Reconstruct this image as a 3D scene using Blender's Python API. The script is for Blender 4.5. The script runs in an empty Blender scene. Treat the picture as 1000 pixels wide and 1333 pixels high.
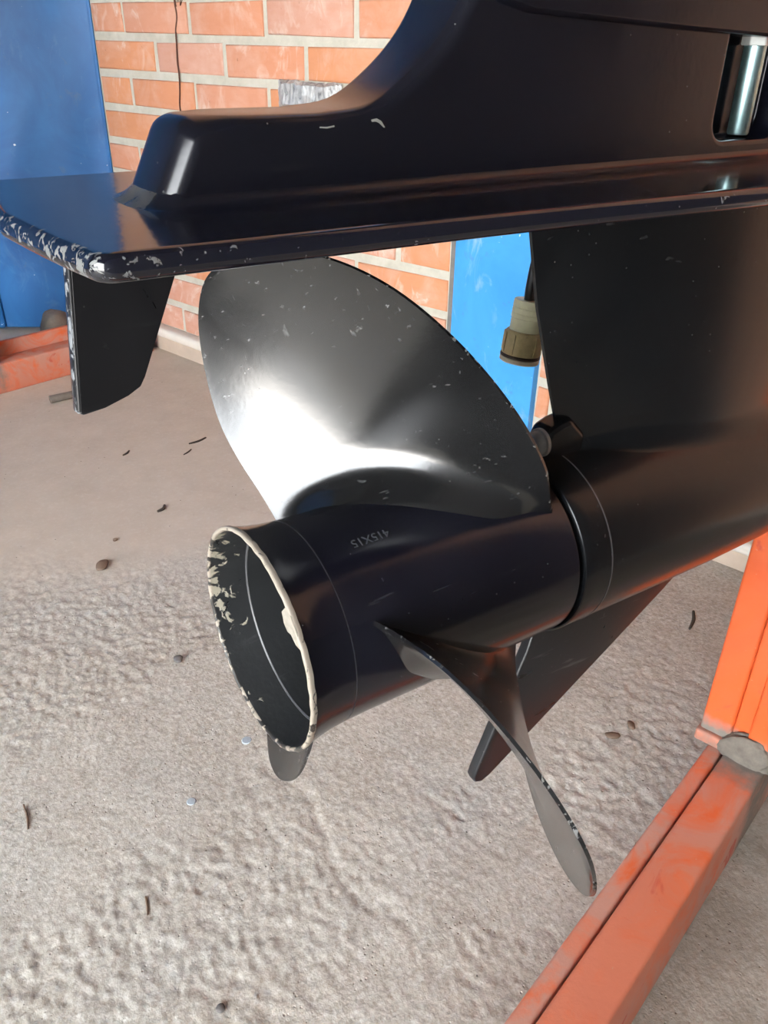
import bpy, bmesh, math, random
import numpy as np
from mathutils import Vector, Matrix
from mathutils.geometry import tessellate_polygon

random.seed(7)
rng = np.random.default_rng(7)
scene = bpy.context.scene
C = scene.collection

# ------------------------------------------------------------------ camera
CAM_H = 0.72
F_PX, PITCH, ROLL = 1071.46, 0.523012, 0.019857
cp, sp = math.cos(PITCH), math.sin(PITCH)
fw = Vector((0, cp, -sp)); up0 = Vector((0, sp, cp)); rt0 = Vector((1, 0, 0))
rt = rt0 * math.cos(ROLL) + up0 * math.sin(ROLL)
up = -rt0 * math.sin(ROLL) + up0 * math.cos(ROLL)
cam_d = bpy.data.cameras.new('camera'); cam = bpy.data.objects.new('camera', cam_d); C.objects.link(cam)
cam_d.sensor_fit = 'HORIZONTAL'; cam_d.sensor_width = 36.0; cam_d.lens = 36.0 * F_PX / 1000.0
cam_d.clip_start = 0.01; cam_d.clip_end = 200
cam.matrix_world = Matrix(((rt.x, up.x, -fw.x, 0), (rt.y, up.y, -fw.y, 0), (rt.z, up.z, -fw.z, CAM_H), (0, 0, 0, 1)))
scene.camera = cam

# ------------------------------------------------------------------ daylight (overcast sky outside the open workshop front)
world = bpy.data.worlds.new('world'); scene.world = world; world.use_nodes = True
bg = world.node_tree.nodes['Background']
bg.inputs[0].default_value = (0.93, 0.965, 1.0, 1); bg.inputs[1].default_value = 26.0
sun_d = bpy.data.lights.new('sun', 'SUN'); sun_d.energy = 300.0; sun_d.angle = 0.01; sun_d.color = (1.0, .96, .90)
sun = bpy.data.objects.new('sun', sun_d); C.objects.link(sun)      # high behind the building: lights the yard, not the room
sun.rotation_euler = Vector((math.cos(0.858817 + 0.25) * .57, math.sin(0.858817 + 0.25) * .57, .82)).to_track_quat('Z', 'Y').to_euler()
vs = scene.view_settings
vs.view_transform = 'Standard'; vs.look = 'None'; vs.gamma = 1.0; vs.use_curve_mapping = False
vs.exposure = -0.47

# ------------------------------------------------------------------ frames
WALL_YAW = 0.858817                      # room frame: X into the brick wall, Y along it, Z up
MOTOR_YAW = 0.976681                     # drive axis heading
O_M = Vector((-0.067798, 0.344785, CAM_H - 0.279064))   # centre of the propeller hub's aft rim
room_rot = WALL_YAW
motor_rot = math.pi / 2 - MOTOR_YAW
def RW(n, d, z=0.0):                     # room coords -> world
    c, s = math.cos(WALL_YAW), math.sin(WALL_YAW)
    return Vector((n * c - d * s, n * s + d * c, z))

# ------------------------------------------------------------------ helpers
def tag(o, label=None, cat=None, group=None, kind=None):
    if label: o['label'] = label
    if cat: o['category'] = cat
    if group: o['group'] = group
    if kind: o['kind'] = kind
    return o
def empty(name, loc=(0, 0, 0), rz=0.0):
    o = bpy.data.objects.new(name, None); C.objects.link(o)
    o.location = loc; o.rotation_euler = (0, 0, rz); o.empty_display_size = 0.05
    return o
def link_mesh(name, me, mat, parent=None, loc=None, rz=None):
    o = bpy.data.objects.new(name, me); C.objects.link(o)
    if mat is not None and not me.materials: me.materials.append(mat)
    if parent: o.parent = parent
    if loc is not None: o.location = loc
    if rz is not None: o.rotation_euler = (0, 0, rz)
    if me.get('wn'):
        md = o.modifiers.new('weighted', 'WEIGHTED_NORMAL'); md.keep_sharp = True; md.weight = 100
    return o
def smooth_me(me, angle=None):
    me.polygons.foreach_set('use_smooth', [True] * len(me.polygons))
    if angle is not None:
        me.set_sharp_from_angle(angle=math.radians(angle))
    me.update()
def me_from(verts, faces, smooth=True, angle=40, recalc=True, attrs=None):
    me = bpy.data.meshes.new('m'); me.from_pydata([tuple(map(float, v)) for v in verts], [], faces)
    if attrs:
        for k, vals in attrs.items():
            a = me.attributes.new(k, 'FLOAT', 'POINT'); a.data.foreach_set('value', np.asarray(vals, dtype=np.float32))
    if recalc:
        bm = bmesh.new(); bm.from_mesh(me); bmesh.ops.recalc_face_normals(bm, faces=bm.faces); bm.to_mesh(me); bm.free()
    if smooth: smooth_me(me, angle)
    return me
def me_bm(bm, smooth=True, angle=40):
    bmesh.ops.recalc_face_normals(bm, faces=bm.faces)
    me = bpy.data.meshes.new('m'); bm.to_mesh(me); bm.free()
    if smooth: smooth_me(me, angle)
    return me
def mo(p): return (p[0], -p[1], p[2])      # (forward u, starboard v, up w) -> motor local
def lathe(profile, n=128, close=False, attrs_fn=None):
    """profile: list of (u, r) revolved about the local X axis"""
    V, F = [], []
    for (a, r) in profile:
        for k in range(n):
            t = 2 * math.pi * k / n
            V.append((a, r * math.cos(t), r * math.sin(t)))
    m = len(profile)
    for i in range(m - 1 + (1 if close else 0)):
        i2 = (i + 1) % m
        for k in range(n):
            k2 = (k + 1) % n
            F.append((i * n + k, i2 * n + k, i2 * n + k2, i * n + k2))
    if not close:
        if profile[0][1] > 1e-6: F.append(tuple(range(n)))
        if profile[-1][1] > 1e-6: F.append(tuple((m - 1) * n + k for k in range(n))[::-1])
    return V, F
def extrude_poly(poly, half, bevel=0.0, seg=3, to=lambda a, b, t: (a, t, b), angle=40):
    bm = bmesh.new()
    vs_ = [bm.verts.new(to(a, b, -half)) for a, b in poly]
    f = bm.faces.new(vs_)
    r = bmesh.ops.extrude_face_region(bm, geom=[f])
    d = Vector(to(0, 0, half)) - Vector(to(0, 0, -half))
    for v in r['geom']:
        if isinstance(v, bmesh.types.BMVert): v.co += d
    if bevel:
        bmesh.ops.recalc_face_normals(bm, faces=bm.faces)
        ed = [e for e in bm.edges if len(e.link_faces) == 2 and e.calc_face_angle(0) > math.radians(25)]
        bmesh.ops.bevel(bm, geom=ed, offset=bevel, segments=seg, affect='EDGES', profile=0.5, clamp_overlap=True)
    m_ = me_bm(bm, True, angle); m_['wn'] = 1; return m_
def box_me(lo, hi, bevel=0.0, seg=2):
    bm = bmesh.new(); bmesh.ops.create_cube(bm, size=1)
    for v in bm.verts:
        v.co = Vector(((lo[i] + hi[i]) / 2 + v.co[i] * (hi[i] - lo[i]) for i in range(3)))
    if bevel:
        bmesh.ops.bevel(bm, geom=list(bm.edges), offset=bevel, segments=seg, affect='EDGES', profile=0.5, clamp_overlap=True)
    return me_bm(bm, bool(bevel), 40)
def tube(points, r, n=10, rfun=None):
    pts = [Vector(p) for p in points]; V, F = [], []
    t0 = (pts[1] - pts[0]).normalized()
    nrm = t0.orthogonal().normalized()
    for i, p in enumerate(pts):
        t = (pts[min(i + 1, len(pts) - 1)] - pts[max(i - 1, 0)]).normalized()
        nrm = (nrm - t * nrm.dot(t)).normalized(); b = t.cross(nrm)
        rr = r if rfun is None else rfun(i / (len(pts) - 1)) * r
        for k in range(n):
            a = 2 * math.pi * k / n
            V.append(p + (nrm * math.cos(a) + b * math.sin(a)) * rr)
    for i in range(len(pts) - 1):
        for k in range(n):
            F.append((i * n + k, i * n + (k + 1) % n, (i + 1) * n + (k + 1) % n, (i + 1) * n + k))
    F.append(tuple(range(n))[::-1]); F.append(tuple((len(pts) - 1) * n + k for k in range(n)))
    return V, F
def catmull(P, n=8):
    P = [np.array(p, float) for p in P]; P = [2 * P[0] - P[1]] + P + [2 * P[-1] - P[-2]]; out = []
    for i in range(1, len(P) - 2):
        a, b, c, d = P[i - 1:i + 3]
        for t in np.linspace(0, 1, n, endpoint=False):
            out.append(.5 * (2 * b + (c - a) * t + (2 * a - 5 * b + 4 * c - d) * t * t + (3 * b - a - 3 * c + d) * t ** 3))
    out.append(P[-2]); return out
def ring_solid(P, rings, to, hole=None, scale=None, wear=None, zscale=None):
    """outline P (2D, dense) swept through rings of (inset, height); flat caps; optional pocket in the last cap"""
    P = np.array(P, float); n = len(P)
    t = np.roll(P, -1, 0) - np.roll(P, 1, 0); t /= np.linalg.norm(t, axis=1)[:, None]; nin = np.stack([-t[:, 1], t[:, 0]], 1)
    area = .5 * np.sum(P[:, 0] * np.roll(P[:, 1], -1) - np.roll(P[:, 0], -1) * P[:, 1])
    if area < 0: nin = -nin
    V, F, W = [], [], []
    for ri, (d, z, zr) in enumerate(rings):
        for i in range(n):
            k = 1.0 if scale is None else scale[i]
            q = P[i] + nin[i] * d * k; V.append(to(q[0], q[1], z - zr * (k if zscale is None else zscale[i]))); W.append(0.0 if wear is None else wear(ri, i))
    m = len(rings)
    for r_ in range(m - 1):
        for i in range(n): F.append((r_ * n + i, r_ * n + (i + 1) % n, (r_ + 1) * n + (i + 1) % n, (r_ + 1) * n + i))
    cap = lambda r_: [Vector((*(P[i] + nin[i] * rings[r_][0] * (1.0 if scale is None else scale[i])), 0)) for i in range(n)]
    for tri in tessellate_polygon([cap(0)]): F.append(tuple(tri))
    base = (m - 1) * n
    if hole is None:
        for tri in tessellate_polygon([cap(m - 1)]): F.append(tuple(base + k for k in tri))
    else:
        h2, hr, depth = hole; h2 = np.array(h2); hn = len(h2)
        th = np.roll(h2, -1, 0) - np.roll(h2, 1, 0); th /= np.linalg.norm(th, axis=1)[:, None]; no = np.stack([th[:, 1], -th[:, 0]], 1)
        if np.sum((h2 - h2.mean(0)) * no) < 0: no = -no
        ztop = rings[-1][1]
        hrings = [(hr * 1.8, 0.0), (hr * 1.15, 0.0)] + [(hr * (1 - math.sin(a)), hr * (1 - math.cos(a))) for a in np.linspace(0, math.pi / 2, 6)]
        hrings += [(0, depth - hr)] + [(-hr * (1 - math.cos(a)), depth - hr + hr * math.sin(a)) for a in np.linspace(.3, math.pi / 2, 5)] + [(-hr * 1.6, depth)]
        hb = len(V)
        for (d, dz) in hrings:
            for i in range(hn):
                q = h2[i] + no[i] * d; V.append(to(q[0], q[1], ztop - dz)); W.append(0.0)
        c1 = cap(m - 1); c2 = [Vector((*(h2[i] + no[i] * hrings[0][0]), 0)) for i in range(hn)]
        for tri in tessellate_polygon([c1, c2]): F.append(tuple((base + k) if k < n else (hb + k - n) for k in tri))
        for r_ in range(len(hrings) - 1):
            for i in range(hn): F.append((hb + r_ * hn + i, hb + r_ * hn + (i + 1) % hn, hb + (r_ + 1) * hn + (i + 1) % hn, hb + (r_ + 1) * hn + i))
        lastb = hb + (len(hrings) - 1) * hn
        for tri in tessellate_polygon([[Vector((*(h2[i] + no[i] * hrings[-1][0]), 0)) for i in range(hn)]]): F.append(tuple(lastb + k for k in tri))
    return V, F, W
def apply_mods(o):
    dg = bpy.context.evaluated_depsgraph_get(); dg.update()
    me = bpy.data.meshes.new_from_object(o.evaluated_get(dg), depsgraph=dg)
    o.modifiers.clear(); o.data = me
    return o

# ------------------------------------------------------------------ materials
def mat_new(name):
    m = bpy.data.materials.new(name); m.use_nodes = True
    nt = m.node_tree; b = nt.nodes['Principled BSDF']
    return m, nt, b
class NT:
    def __init__(s, nt): s.nt = nt
    def n(s, typ, **kw):
        nd = s.nt.nodes.new(typ)
        for k, v in kw.items(): setattr(nd, k, v)
        return nd
    def L(s, a, b): s.nt.links.new(a, b)
    def coord(s, which='Object'): return s.n('ShaderNodeTexCoord').outputs[which]
    def mapping(s, vec, scale=(1, 1, 1), rot=(0, 0, 0), loc=(0, 0, 0)):
        m = s.n('ShaderNodeMapping'); s.L(vec, m.inputs[0]); m.inputs['Scale'].default_value = scale
        m.inputs['Rotation'].default_value = rot; m.inputs['Location'].default_value = loc; return m.outputs[0]
    def noise(s, vec, scale, detail=4, rough=.6, dist=0, out='Fac'):
        t = s.n('ShaderNodeTexNoise'); s.L(vec, t.inputs['Vector']); t.inputs['Scale'].default_value = scale
        t.inputs['Detail'].default_value = detail; t.inputs['Roughness'].default_value = rough; t.inputs['Distortion'].default_value = dist
        return t.outputs[out]
    def voro(s, vec, scale, feature='F1', out='Distance', rand=1.0):
        t = s.n('ShaderNodeTexVoronoi', feature=feature); s.L(vec, t.inputs['Vector']); t.inputs['Scale'].default_value = scale
        t.inputs['Randomness'].default_value = rand; return t.outputs[out]
    def ramp(s, fac, stops, interp='LINEAR'):
        r = s.n('ShaderNodeValToRGB'); s.L(fac, r.inputs[0]); r.color_ramp.interpolation = interp
        e = r.color_ramp.elements
        while len(e) < len(stops): e.new(0.5)
        for i, (p, c) in enumerate(stops):
            e[i].position = p; e[i].color = c if len(c) == 4 else (*c, 1)
        return r.outputs[0]
    def step(s, fac, lo, hi):
        m = s.n('ShaderNodeMapRange'); m.clamp = True; s.L(fac, m.inputs[0]); m.inputs[1].default_value = lo; m.inputs[2].default_value = hi
        return m.outputs[0]
    def math(s, op, a, b=None, clamp=False):
        m = s.n('ShaderNodeMath', operation=op); m.use_clamp = clamp
        for i, x in enumerate((a, b)):
            if x is None: continue
            if isinstance(x, (int, float)): m.inputs[i].default_value = x
            else: s.L(x, m.inputs[i])
        return m.outputs[0]
    def mix(s, fac, a, b):
        m = s.n('ShaderNodeMix', data_type='RGBA')
        if isinstance(fac, (int, float)): m.inputs[0].default_value = fac
        else: s.L(fac, m.inputs[0])
        for i, x in ((6, a), (7, b)):
            if isinstance(x, tuple): m.inputs[i].default_value = x if len(x) == 4 else (*x, 1)
            else: s.L(x, m.inputs[i])
        return m.outputs[2]
    def mixf(s, fac, a, b):
        m = s.n('ShaderNodeMix', data_type='FLOAT')
        if isinstance(fac, (int, float)): m.inputs[0].default_value = fac
        else: s.L(fac, m.inputs[0])
        for i, x in ((2, a), (3, b)):
            if isinstance(x, (int, float)): m.inputs[i].default_value = x
            else: s.L(x, m.inputs[i])
        return m.outputs[0]
    def attr(s, name): 
        a = s.n('ShaderNodeAttribute'); a.attribute_name = name; return a.outputs['Fac']
    def bump(s, h, strength, dist, prev=None):
        b = s.n('ShaderNodeBump'); s.L(h, b.inputs['Height']); b.inputs['Strength'].default_value = strength; b.inputs['Distance'].default_value = dist
        if prev is not None: s.L(prev, b.inputs['Normal'])
        return b.outputs[0]

def black_paint(name, base, rough, scratch=0.0, wearcol=(0.42, 0.42, 0.40), spec=0.5, chip_lo=0.52, chipscale=170, dustcol=(0.17, 0.155, 0.12), grain=0.0, coat=0.0):
    m, nt, b = mat_new(name); g = NT(nt); co = g.coord()
    smud = g.noise(co, 9, 5, .6, 1.5)
    col = g.mix(g.step(smud, .35, .75), base, tuple(min(1, c * 1.5 + .002) for c in base))
    rg = g.mixf(g.step(smud, .3, .75), rough * .85, rough * 1.2)
    if scratch:
        s1 = g.noise(g.mapping(co, (18, 300, 160), (0.3, 0.5, 0.9)), 1.0, 3, .55)
        s2 = g.noise(g.mapping(co, (240, 30, 200), (0.9, 0.2, -0.6)), 1.0, 3, .55)
        sc = g.math('MAXIMUM', g.step(s1, .66, .78), g.step(s2, .68, .80))
        msk = g.math('MULTIPLY', sc, g.step(g.noise(co, 14, 3, .5), .42, .66))
        msk = g.math('MULTIPLY', msk, min(scratch, 1.0))
        col = g.mix(msk, col, (0.24, 0.24, 0.24)); rg = g.mixf(msk, rg, .5)
    # specks of dust
    sk = g.voro(co, 130, out='Distance'); skm = g.math('LESS_THAN', sk, 0.05)
    skm = g.math('MULTIPLY', skm, g.step(g.noise(co, 20, 2, .5), .5, .55))
    col = g.mix(g.math('MULTIPLY', skm, .4), col, (.22, .22, .21))
    # chipped edges, where the mesh says the rim is
    w = g.attr('wear'); cn = g.noise(co, chipscale, 5, .65, .6)
    chip = g.step(g.math('ADD', g.math('MULTIPLY', w, .35), cn), .71, .735)
    chip = g.math('MULTIPLY', chip, g.math('GREATER_THAN', w, .02))
    col = g.mix(chip, col, g.mix(g.noise(co, 60, 3, .6), tuple(c * .6 for c in wearcol), wearcol)); rg = g.mixf(chip, rg, .5)
    d = g.attr('dust'); dm = g.math('MULTIPLY', g.step(g.math('ADD', d, g.math('MULTIPLY', g.noise(co, 110, 4, .7), .6)), .55, 1.05), .9)
    col = g.mix(dm, col, dustcol); rg = g.mixf(dm, rg, .85)
    g.L(col, b.inputs['Base Color']); g.L(rg, b.inputs['Roughness'])
    b.inputs['Specular IOR Level'].default_value = spec
    b.inputs['Coat Weight'].default_value = coat; b.inputs['Coat Roughness'].default_value = .08
    nrm = g.bump(g.noise(co, 260, 2, .5), 0.05 + grain, 0.0006)
    nrm = g.bump(chip, 0.5, 0.0006, nrm)
    g.L(nrm, b.inputs['Normal'])
    return m
M_leg = black_paint('black_leg_paint', (0.0038, 0.0040, 0.0068), .21, .05, chip_lo=.5, spec=.5)
M_plate = black_paint('black_plate_paint', (0.0045, 0.0050, 0.0095), .10, .2, chip_lo=.42, wearcol=(.15, .155, .15), spec=.8, chipscale=260)
M_tab = black_paint('black_tab_paint', (0.006, 0.006, 0.007), .30, .3, chip_lo=.36, wearcol=(.20, .21, .22), chipscale=200)
M_strut = black_paint('black_strut_paint', (0.0065, 0.007, 0.0075), .28, 1.0, chip_lo=.5)
M_torp = black_paint('black_gearcase_paint', (0.0045, 0.0050, 0.0058), .24, .15, chip_lo=.5, spec=.42)
M_hub = black_paint('black_hub_paint', (0.0055, 0.0055, 0.0095), .18, .12, chip_lo=.5, spec=.55)
M_blade = black_paint('black_blade_paint', (0.007, 0.007, 0.0072), .20, 1.6, chip_lo=.52, wearcol=(.22, .22, .21), spec=.85)
M_skeg = black_paint('black_skeg_paint', (0.009, 0.0095, 0.011), .30, .6, chip_lo=.45, wearcol=(.30, .31, .32))
M_rim = black_paint('chipped_rim_paint', (0.02, 0.018, 0.016), .4, .0, chip_lo=.16, wearcol=(.36, .31, .25), chipscale=110)
M_inner = black_paint('black_bore_paint', (0.018, 0.019, 0.020), .30, .3, chip_lo=.42, wearcol=(.42, .38, .29), grain=.25, spec=.9, chipscale=110)

def plain(name, col, rough=.5, metal=0.0, var=.15, scale=40, bump=.0, spec=.5):
    m, nt, b = mat_new(name); g = NT(nt); co = g.coord()
    nz = g.noise(co, scale, 4, .6)
    g.L(g.mix(nz, tuple(c * (1 - var) for c in col), tuple(min(1, c * (1 + var)) for c in col)), b.inputs['Base Color'])
    b.inputs['Roughness'].default_value = rough; b.inputs['Metallic'].default_value = metal; b.inputs['Specular IOR Level'].default_value = spec
    if bump: g.L(g.bump(nz, bump, .002), b.inputs['Normal'])
    return m
M_mark = plain('engraved_grey', (.052, .055, .062), .45)
M_seam = plain('seam_grey', (.065, .065, .068), .4)
M_seam2 = plain('faint_seam_grey', (.030, .030, .033), .4)
M_dark = plain('dark_gap', (.003, .003, .003), .7)
M_steel = plain('dull_bolt_steel', (.38, .38, .35), .5, .2, .35, 260)
M_zinc = plain('zinc_stud', (.55, .82, .84), .38, 1.0, .3, 300)
M_nut = plain('pale_nut_metal', (.62, .63, .60), .5, .3, .15, 200)
M_nick = plain('bare_nick', (.22, .22, .20), .5)
M_flake = plain('beige_flake', (.26, .235, .195), .7, 0, .5, 260)
M_cable = plain('black_cable_rubber', (.012, .012, .013), .4)
M_nylon = plain('yellowed_nylon', (.88, .78, .50), .38, 0, .25, 90)
M_nylon2 = plain('pale_nylon', (.78, .70, .52), .38, 0, .2, 90)
M_nylon3 = plain('stained_nylon', (.58, .46, .23), .38, 0, .35, 160)
M_seal = plain('dark_seal', (.05, .028, .016), .45)

def brick_mat():
    m, nt, b = mat_new('fired_brick'); g = NT(nt)
    info = g.n('ShaderNodeObjectInfo'); rnd = info.outputs['Random']
    co = g.n('ShaderNodeTexCoord').outputs['Object']
    off = g.n('ShaderNodeVectorMath', operation='ADD'); g.L(co, off.inputs[0])
    comb = g.n('ShaderNodeCombineXYZ'); g.L(g.math('MULTIPLY', rnd, 37.0), comb.inputs[0]); g.L(g.math('MULTIPLY', rnd, 91.0), comb.inputs[1]); g.L(g.math('MULTIPLY', rnd, 53.0), comb.inputs[2])
    g.L(comb.outputs[0], off.inputs[1]); v = off.outputs[0]
    base = g.ramp(rnd, [(0, (.58, .25, .125)), (.3, (.62, .27, .135)), (.55, (.58, .25, .14)), (.8, (.58, .285, .19)), (1, (.56, .31, .23))])
    n1 = g.noise(v, 14, 5, .6, .8)
    col = g.mix(g.step(n1, .45, .75), base, g.mix(.45, base, (.66, .45, .36)))
    drag = g.noise(g.mapping(v, (8, 30, 90)), 1.0, 4, .6)
    col = g.mix(g.math('MULTIPLY', g.step(drag, .45, .8), .35), col, (.50, .20, .10))
    # lime smears
    sm = g.noise(g.mapping(v, (1, 1, .6), (0.5, 0, 0)), 16, 6, .62, 1.2)
    sm2 = g.math('MULTIPLY', g.step(sm, .55, .70), g.step(g.noise(v, 6, 2, .5), .38, .56))
    col = g.mix(g.math('MULTIPLY', sm2, .8), col, (.70, .60, .52))
    sp_ = g.step(g.noise(v, 120, 3, .6), .70, .76)
    col = g.mix(g.math('MULTIPLY', sp_, .5), col, (.22, .09, .05))
    g.L(col, b.inputs['Base Color']); b.inputs['Roughness'].default_value = .75; b.inputs['Specular IOR Level'].default_value = .3
    g.L(g.bump(g.noise(v, 70, 5, .65), .3, .003), b.inputs['Normal'])
    return m
M_brick = brick_mat()
def mortar_mat():
    m, nt, b = mat_new('grey_mortar'); g = NT(nt); co = g.coord()
    n1 = g.noise(co, 25, 6, .65)
    g.L(g.ramp(n1, [(.25, (.42, .40, .325)), (.55, (.53, .505, .42)), (.8, (.61, .58, .51))]), b.inputs['Base Color'])
    b.inputs['Roughness'].default_value = .9; g.L(g.bump(g.noise(co, 160, 5, .7), .5, .003), b.inputs['Normal'])
    return m
M_mortar = mortar_mat()
def concrete_mat():
    m, nt, b = mat_new('rough_concrete'); g = NT(nt); co = g.coord()
    big = g.noise(co, 2.2, 5, .6, .6); mid = g.noise(co, 13, 6, .65); fine = g.noise(co, 140, 5, .7)
    rgh = g.attr('roughmask')
    col = g.ramp(big, [(.28, (.42, .38, .32)), (.42, (.455, .42, .36)), (.55, (.46, .44, .39)), (.7, (.435, .43, .405))])
    col = g.mix(g.math('MULTIPLY', g.step(mid, .5, .8), .45), col, (.58, .53, .46))
    col = g.mix(g.math('MULTIPLY', g.step(mid, .5, .22), .35), col, (.33, .265, .205))
    smoothc = g.ramp(mid, [(.3, (.51, .445, .365)), (.7, (.585, .515, .43))])
    col = g.mix(g.math('SUBTRACT', 1.0, rgh, True), col, smoothc)
    vo = g.voro(co, 150); pit = g.math('MULTIPLY', g.step(vo, .20, .06), g.step(g.noise(co, 22, 3, .6), .52, .66))
    pit = g.math('MULTIPLY', pit, rgh)
    col = g.mix(g.math('MULTIPLY', pit, .6), col, (.25, .205, .16))
    st = g.step(g.noise(co, 7, 4, .6, 1.0), .66, .76)
    col = g.mix(g.math('MULTIPLY', st, .25), col, (.30, .19, .14))
    bl = g.math('LESS_THAN', g.voro(co, 48), .05); bl = g.math('MULTIPLY', bl, g.step(g.noise(co, 9, 2, .5), .52, .56))
    col = g.mix(bl, col, (.06, .05, .045))
    crm = g.noise(co, 210, 3, .6)
    col = g.mix(g.math('MULTIPLY', g.math('MULTIPLY', g.step(crm, .50, .62), rgh), .42), col, (.66, .65, .61))
    col = g.mix(g.math('MULTIPLY', g.math('MULTIPLY', g.step(crm, .45, .33), rgh), .5), col, (.30, .27, .22))
    col = g.mix(g.math('MULTIPLY', g.step(fine, .52, .72), .35), col, (.66, .64, .60))
    col = g.mix(g.math('MULTIPLY', g.math('MULTIPLY', g.step(fine, .46, .30), rgh), .5), col, (.30, .25, .20))
    shade = g.attr('shademask'); shm = g.math('MULTIPLY', shade, g.step(g.noise(co, 6, 5, .6), .15, .55))
    col = g.mix(g.math('MULTIPLY', shm, .75), col, (.19, .175, .15))  # painted shade: floor colour darkened right of the orange rail
    g.L(col, b.inputs['Base Color']); b.inputs['Roughness'].default_value = .92; b.inputs['Specular IOR Level'].default_value = .25
    h = g.math('ADD', g.math('MULTIPLY', g.noise(co, 150, 4, .6), .55), g.math('MULTIPLY', pit, -.6))
    hb = g.mixf(rgh, g.math('MULTIPLY', g.noise(co, 40, 4, .5), .18), h)
    n = g.bump(hb, .6, .004)
    g.L(n, b.inputs['Normal'])
    return m
M_floor = concrete_mat()
def orange_mat(name, dusty=.95, base=(.66, .13, .035), red=(.46, .06, .03), dust=(.48, .25, .19), grey=(.26, .225, .19)):
    m, nt, b = mat_new(name); g = NT(nt); co = g.coord()
    a = g.noise(co, 9, 5, .6, .5); f = g.noise(co, 60, 4, .65)
    col = g.mix(g.step(a, .4, .7), base, tuple(x * y for x, y in zip(base, (.86, .75, .7))))
    dm = g.math('MULTIPLY', g.attr('dust'), dusty)
    dn = g.step(g.noise(g.mapping(co, (1, 1, 1)), 13, 5, .6, 1.5), .3, .52)
    col = g.mix(g.math('MULTIPLY', dn, dm), col, dust)
    rm = g.step(g.noise(co, 16, 5, .6, .8), .62, .66)
    col = g.mix(g.math('MULTIPLY', rm, .8), col, red)
    gm = g.step(g.math('ADD', g.attr('grime'), g.math('MULTIPLY', g.noise(co, 35, 5, .65), .55)), .62, .85)
    col = g.mix(gm, col, g.mix(f, grey, tuple(x * .45 for x in grey)))
    sp_ = g.step(g.noise(co, 210, 3, .6), .70, .74)
    col = g.mix(g.math('MULTIPLY', sp_, .5), col, (.5, .30, .22))
    g.L(col, b.inputs['Base Color'])
    g.L(g.mixf(g.math('MAXIMUM', gm, dm), .42, .8), b.inputs['Roughness'])
    g.L(g.bump(g.noise(co, 110, 4, .6), .15, .002), b.inputs['Normal'])
    return m
M_orange = orange_mat('orange_paint')
M_orange_post = orange_mat('orange_post_paint', .25, (.62, .098, .018))
M_grime = plain('weld_grime', (.14, .122, .10), .9, 0, .6, 90, .8)
def blue_mat(name, a=(.010, .075, .23), bcol=(.022, .150, .40), scuff=.4):
    m, nt, b = mat_new(name); g = NT(nt); co = g.coord()
    n1 = g.noise(co, 5, 5, .6, .7)
    col = g.mix(g.step(n1, .3, .7), a, bcol)
    s = g.math('MULTIPLY', g.step(g.noise(g.mapping(co, (1, 1, .5)), 16, 6, .65, 1.2), .58, .75), scuff)
    col = g.mix(s, col, (.33, .50, .68))
    d = g.math('MULTIPLY', g.step(g.noise(co, 22, 5, .65, .5), .62, .74), .5)
    col = g.mix(d, col, (.10, .14, .17))
    c = g.step(g.noise(co, 60, 4, .6), .715, .73)
    col = g.mix(c, col, (.62, .70, .76))
    g.L(col, b.inputs['Base Color']); b.inputs['Roughness'].default_value = .45; b.inputs['Specular IOR Level'].default_value = .3
    g.L(g.bump(n1, .15, .01), b.inputs['Normal'])
    return m
M_blue_door = blue_mat('blue_door_paint', scuff=.12)
M_blue_post = blue_mat('blue_column_paint', (.04, .26, .66), (.075, .37, .80), .9)
M_white = plain('white_skirting_paint', (.70, .66, .58), .6, 0, .12, 30, .2)
M_plinth = plain('stained_plinth', (.52, .42, .33), .85, 0, .25, 18, .3)
M_ceiling = plain('dark_ceiling_sheet', (.045, .043, .04), .8)
M_unseen_wall = plain('unseen_wall_dark', (.06, .058, .06), .85, 0, .3, 4)
M_front = plain('grey_render', (.16, .15, .14), .85, 0, .2, 4)
M_pave = plain('yard_concrete', (.38, .37, .355), .9, 0, .15, 3)
M_twig = plain('dry_twig', (.045, .034, .026), .8, 0, .4, 200)
M_vine = plain('dead_root', (.10, .036, .02), .8, 0, .3, 200)
M_chip = plain('rust_chip', (.17, .115, .08), .8, 0, .4, 100)
M_pebble = plain('grey_pebble', (.12, .11, .105), .7, 0, .3, 120)
M_bluechip = plain('pale_blue_disc', (.38, .43, .47), .6, 0, .15, 80)
M_stub = plain('galvanised_stub', (.20, .18, .15), .55, .4, .3, 120)
M_rag = plain('grey_rag', (.22, .19, .155), .9, 0, .35, 70, .5)
def foil_mat():
    m, nt, b = mat_new('crumpled_foil'); g = NT(nt); co = g.coord()
    n1 = g.noise(g.mapping(co, (1, 1, .5)), 55, 5, .65, 1.5)
    g.L(g.ramp(n1, [(.3, (.10, .10, .10)), (.45, (.42, .42, .41)), (.6, (.66, .66, .64)), (.75, (.80, .80, .78))]), b.inputs['Base Color'])
    b.inputs['Metallic'].default_value = .35; b.inputs['Roughness'].default_value = .35
    g.L(g.bump(n1, .8, .006), b.inputs['Normal']); return m
M_foil = foil_mat()

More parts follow.
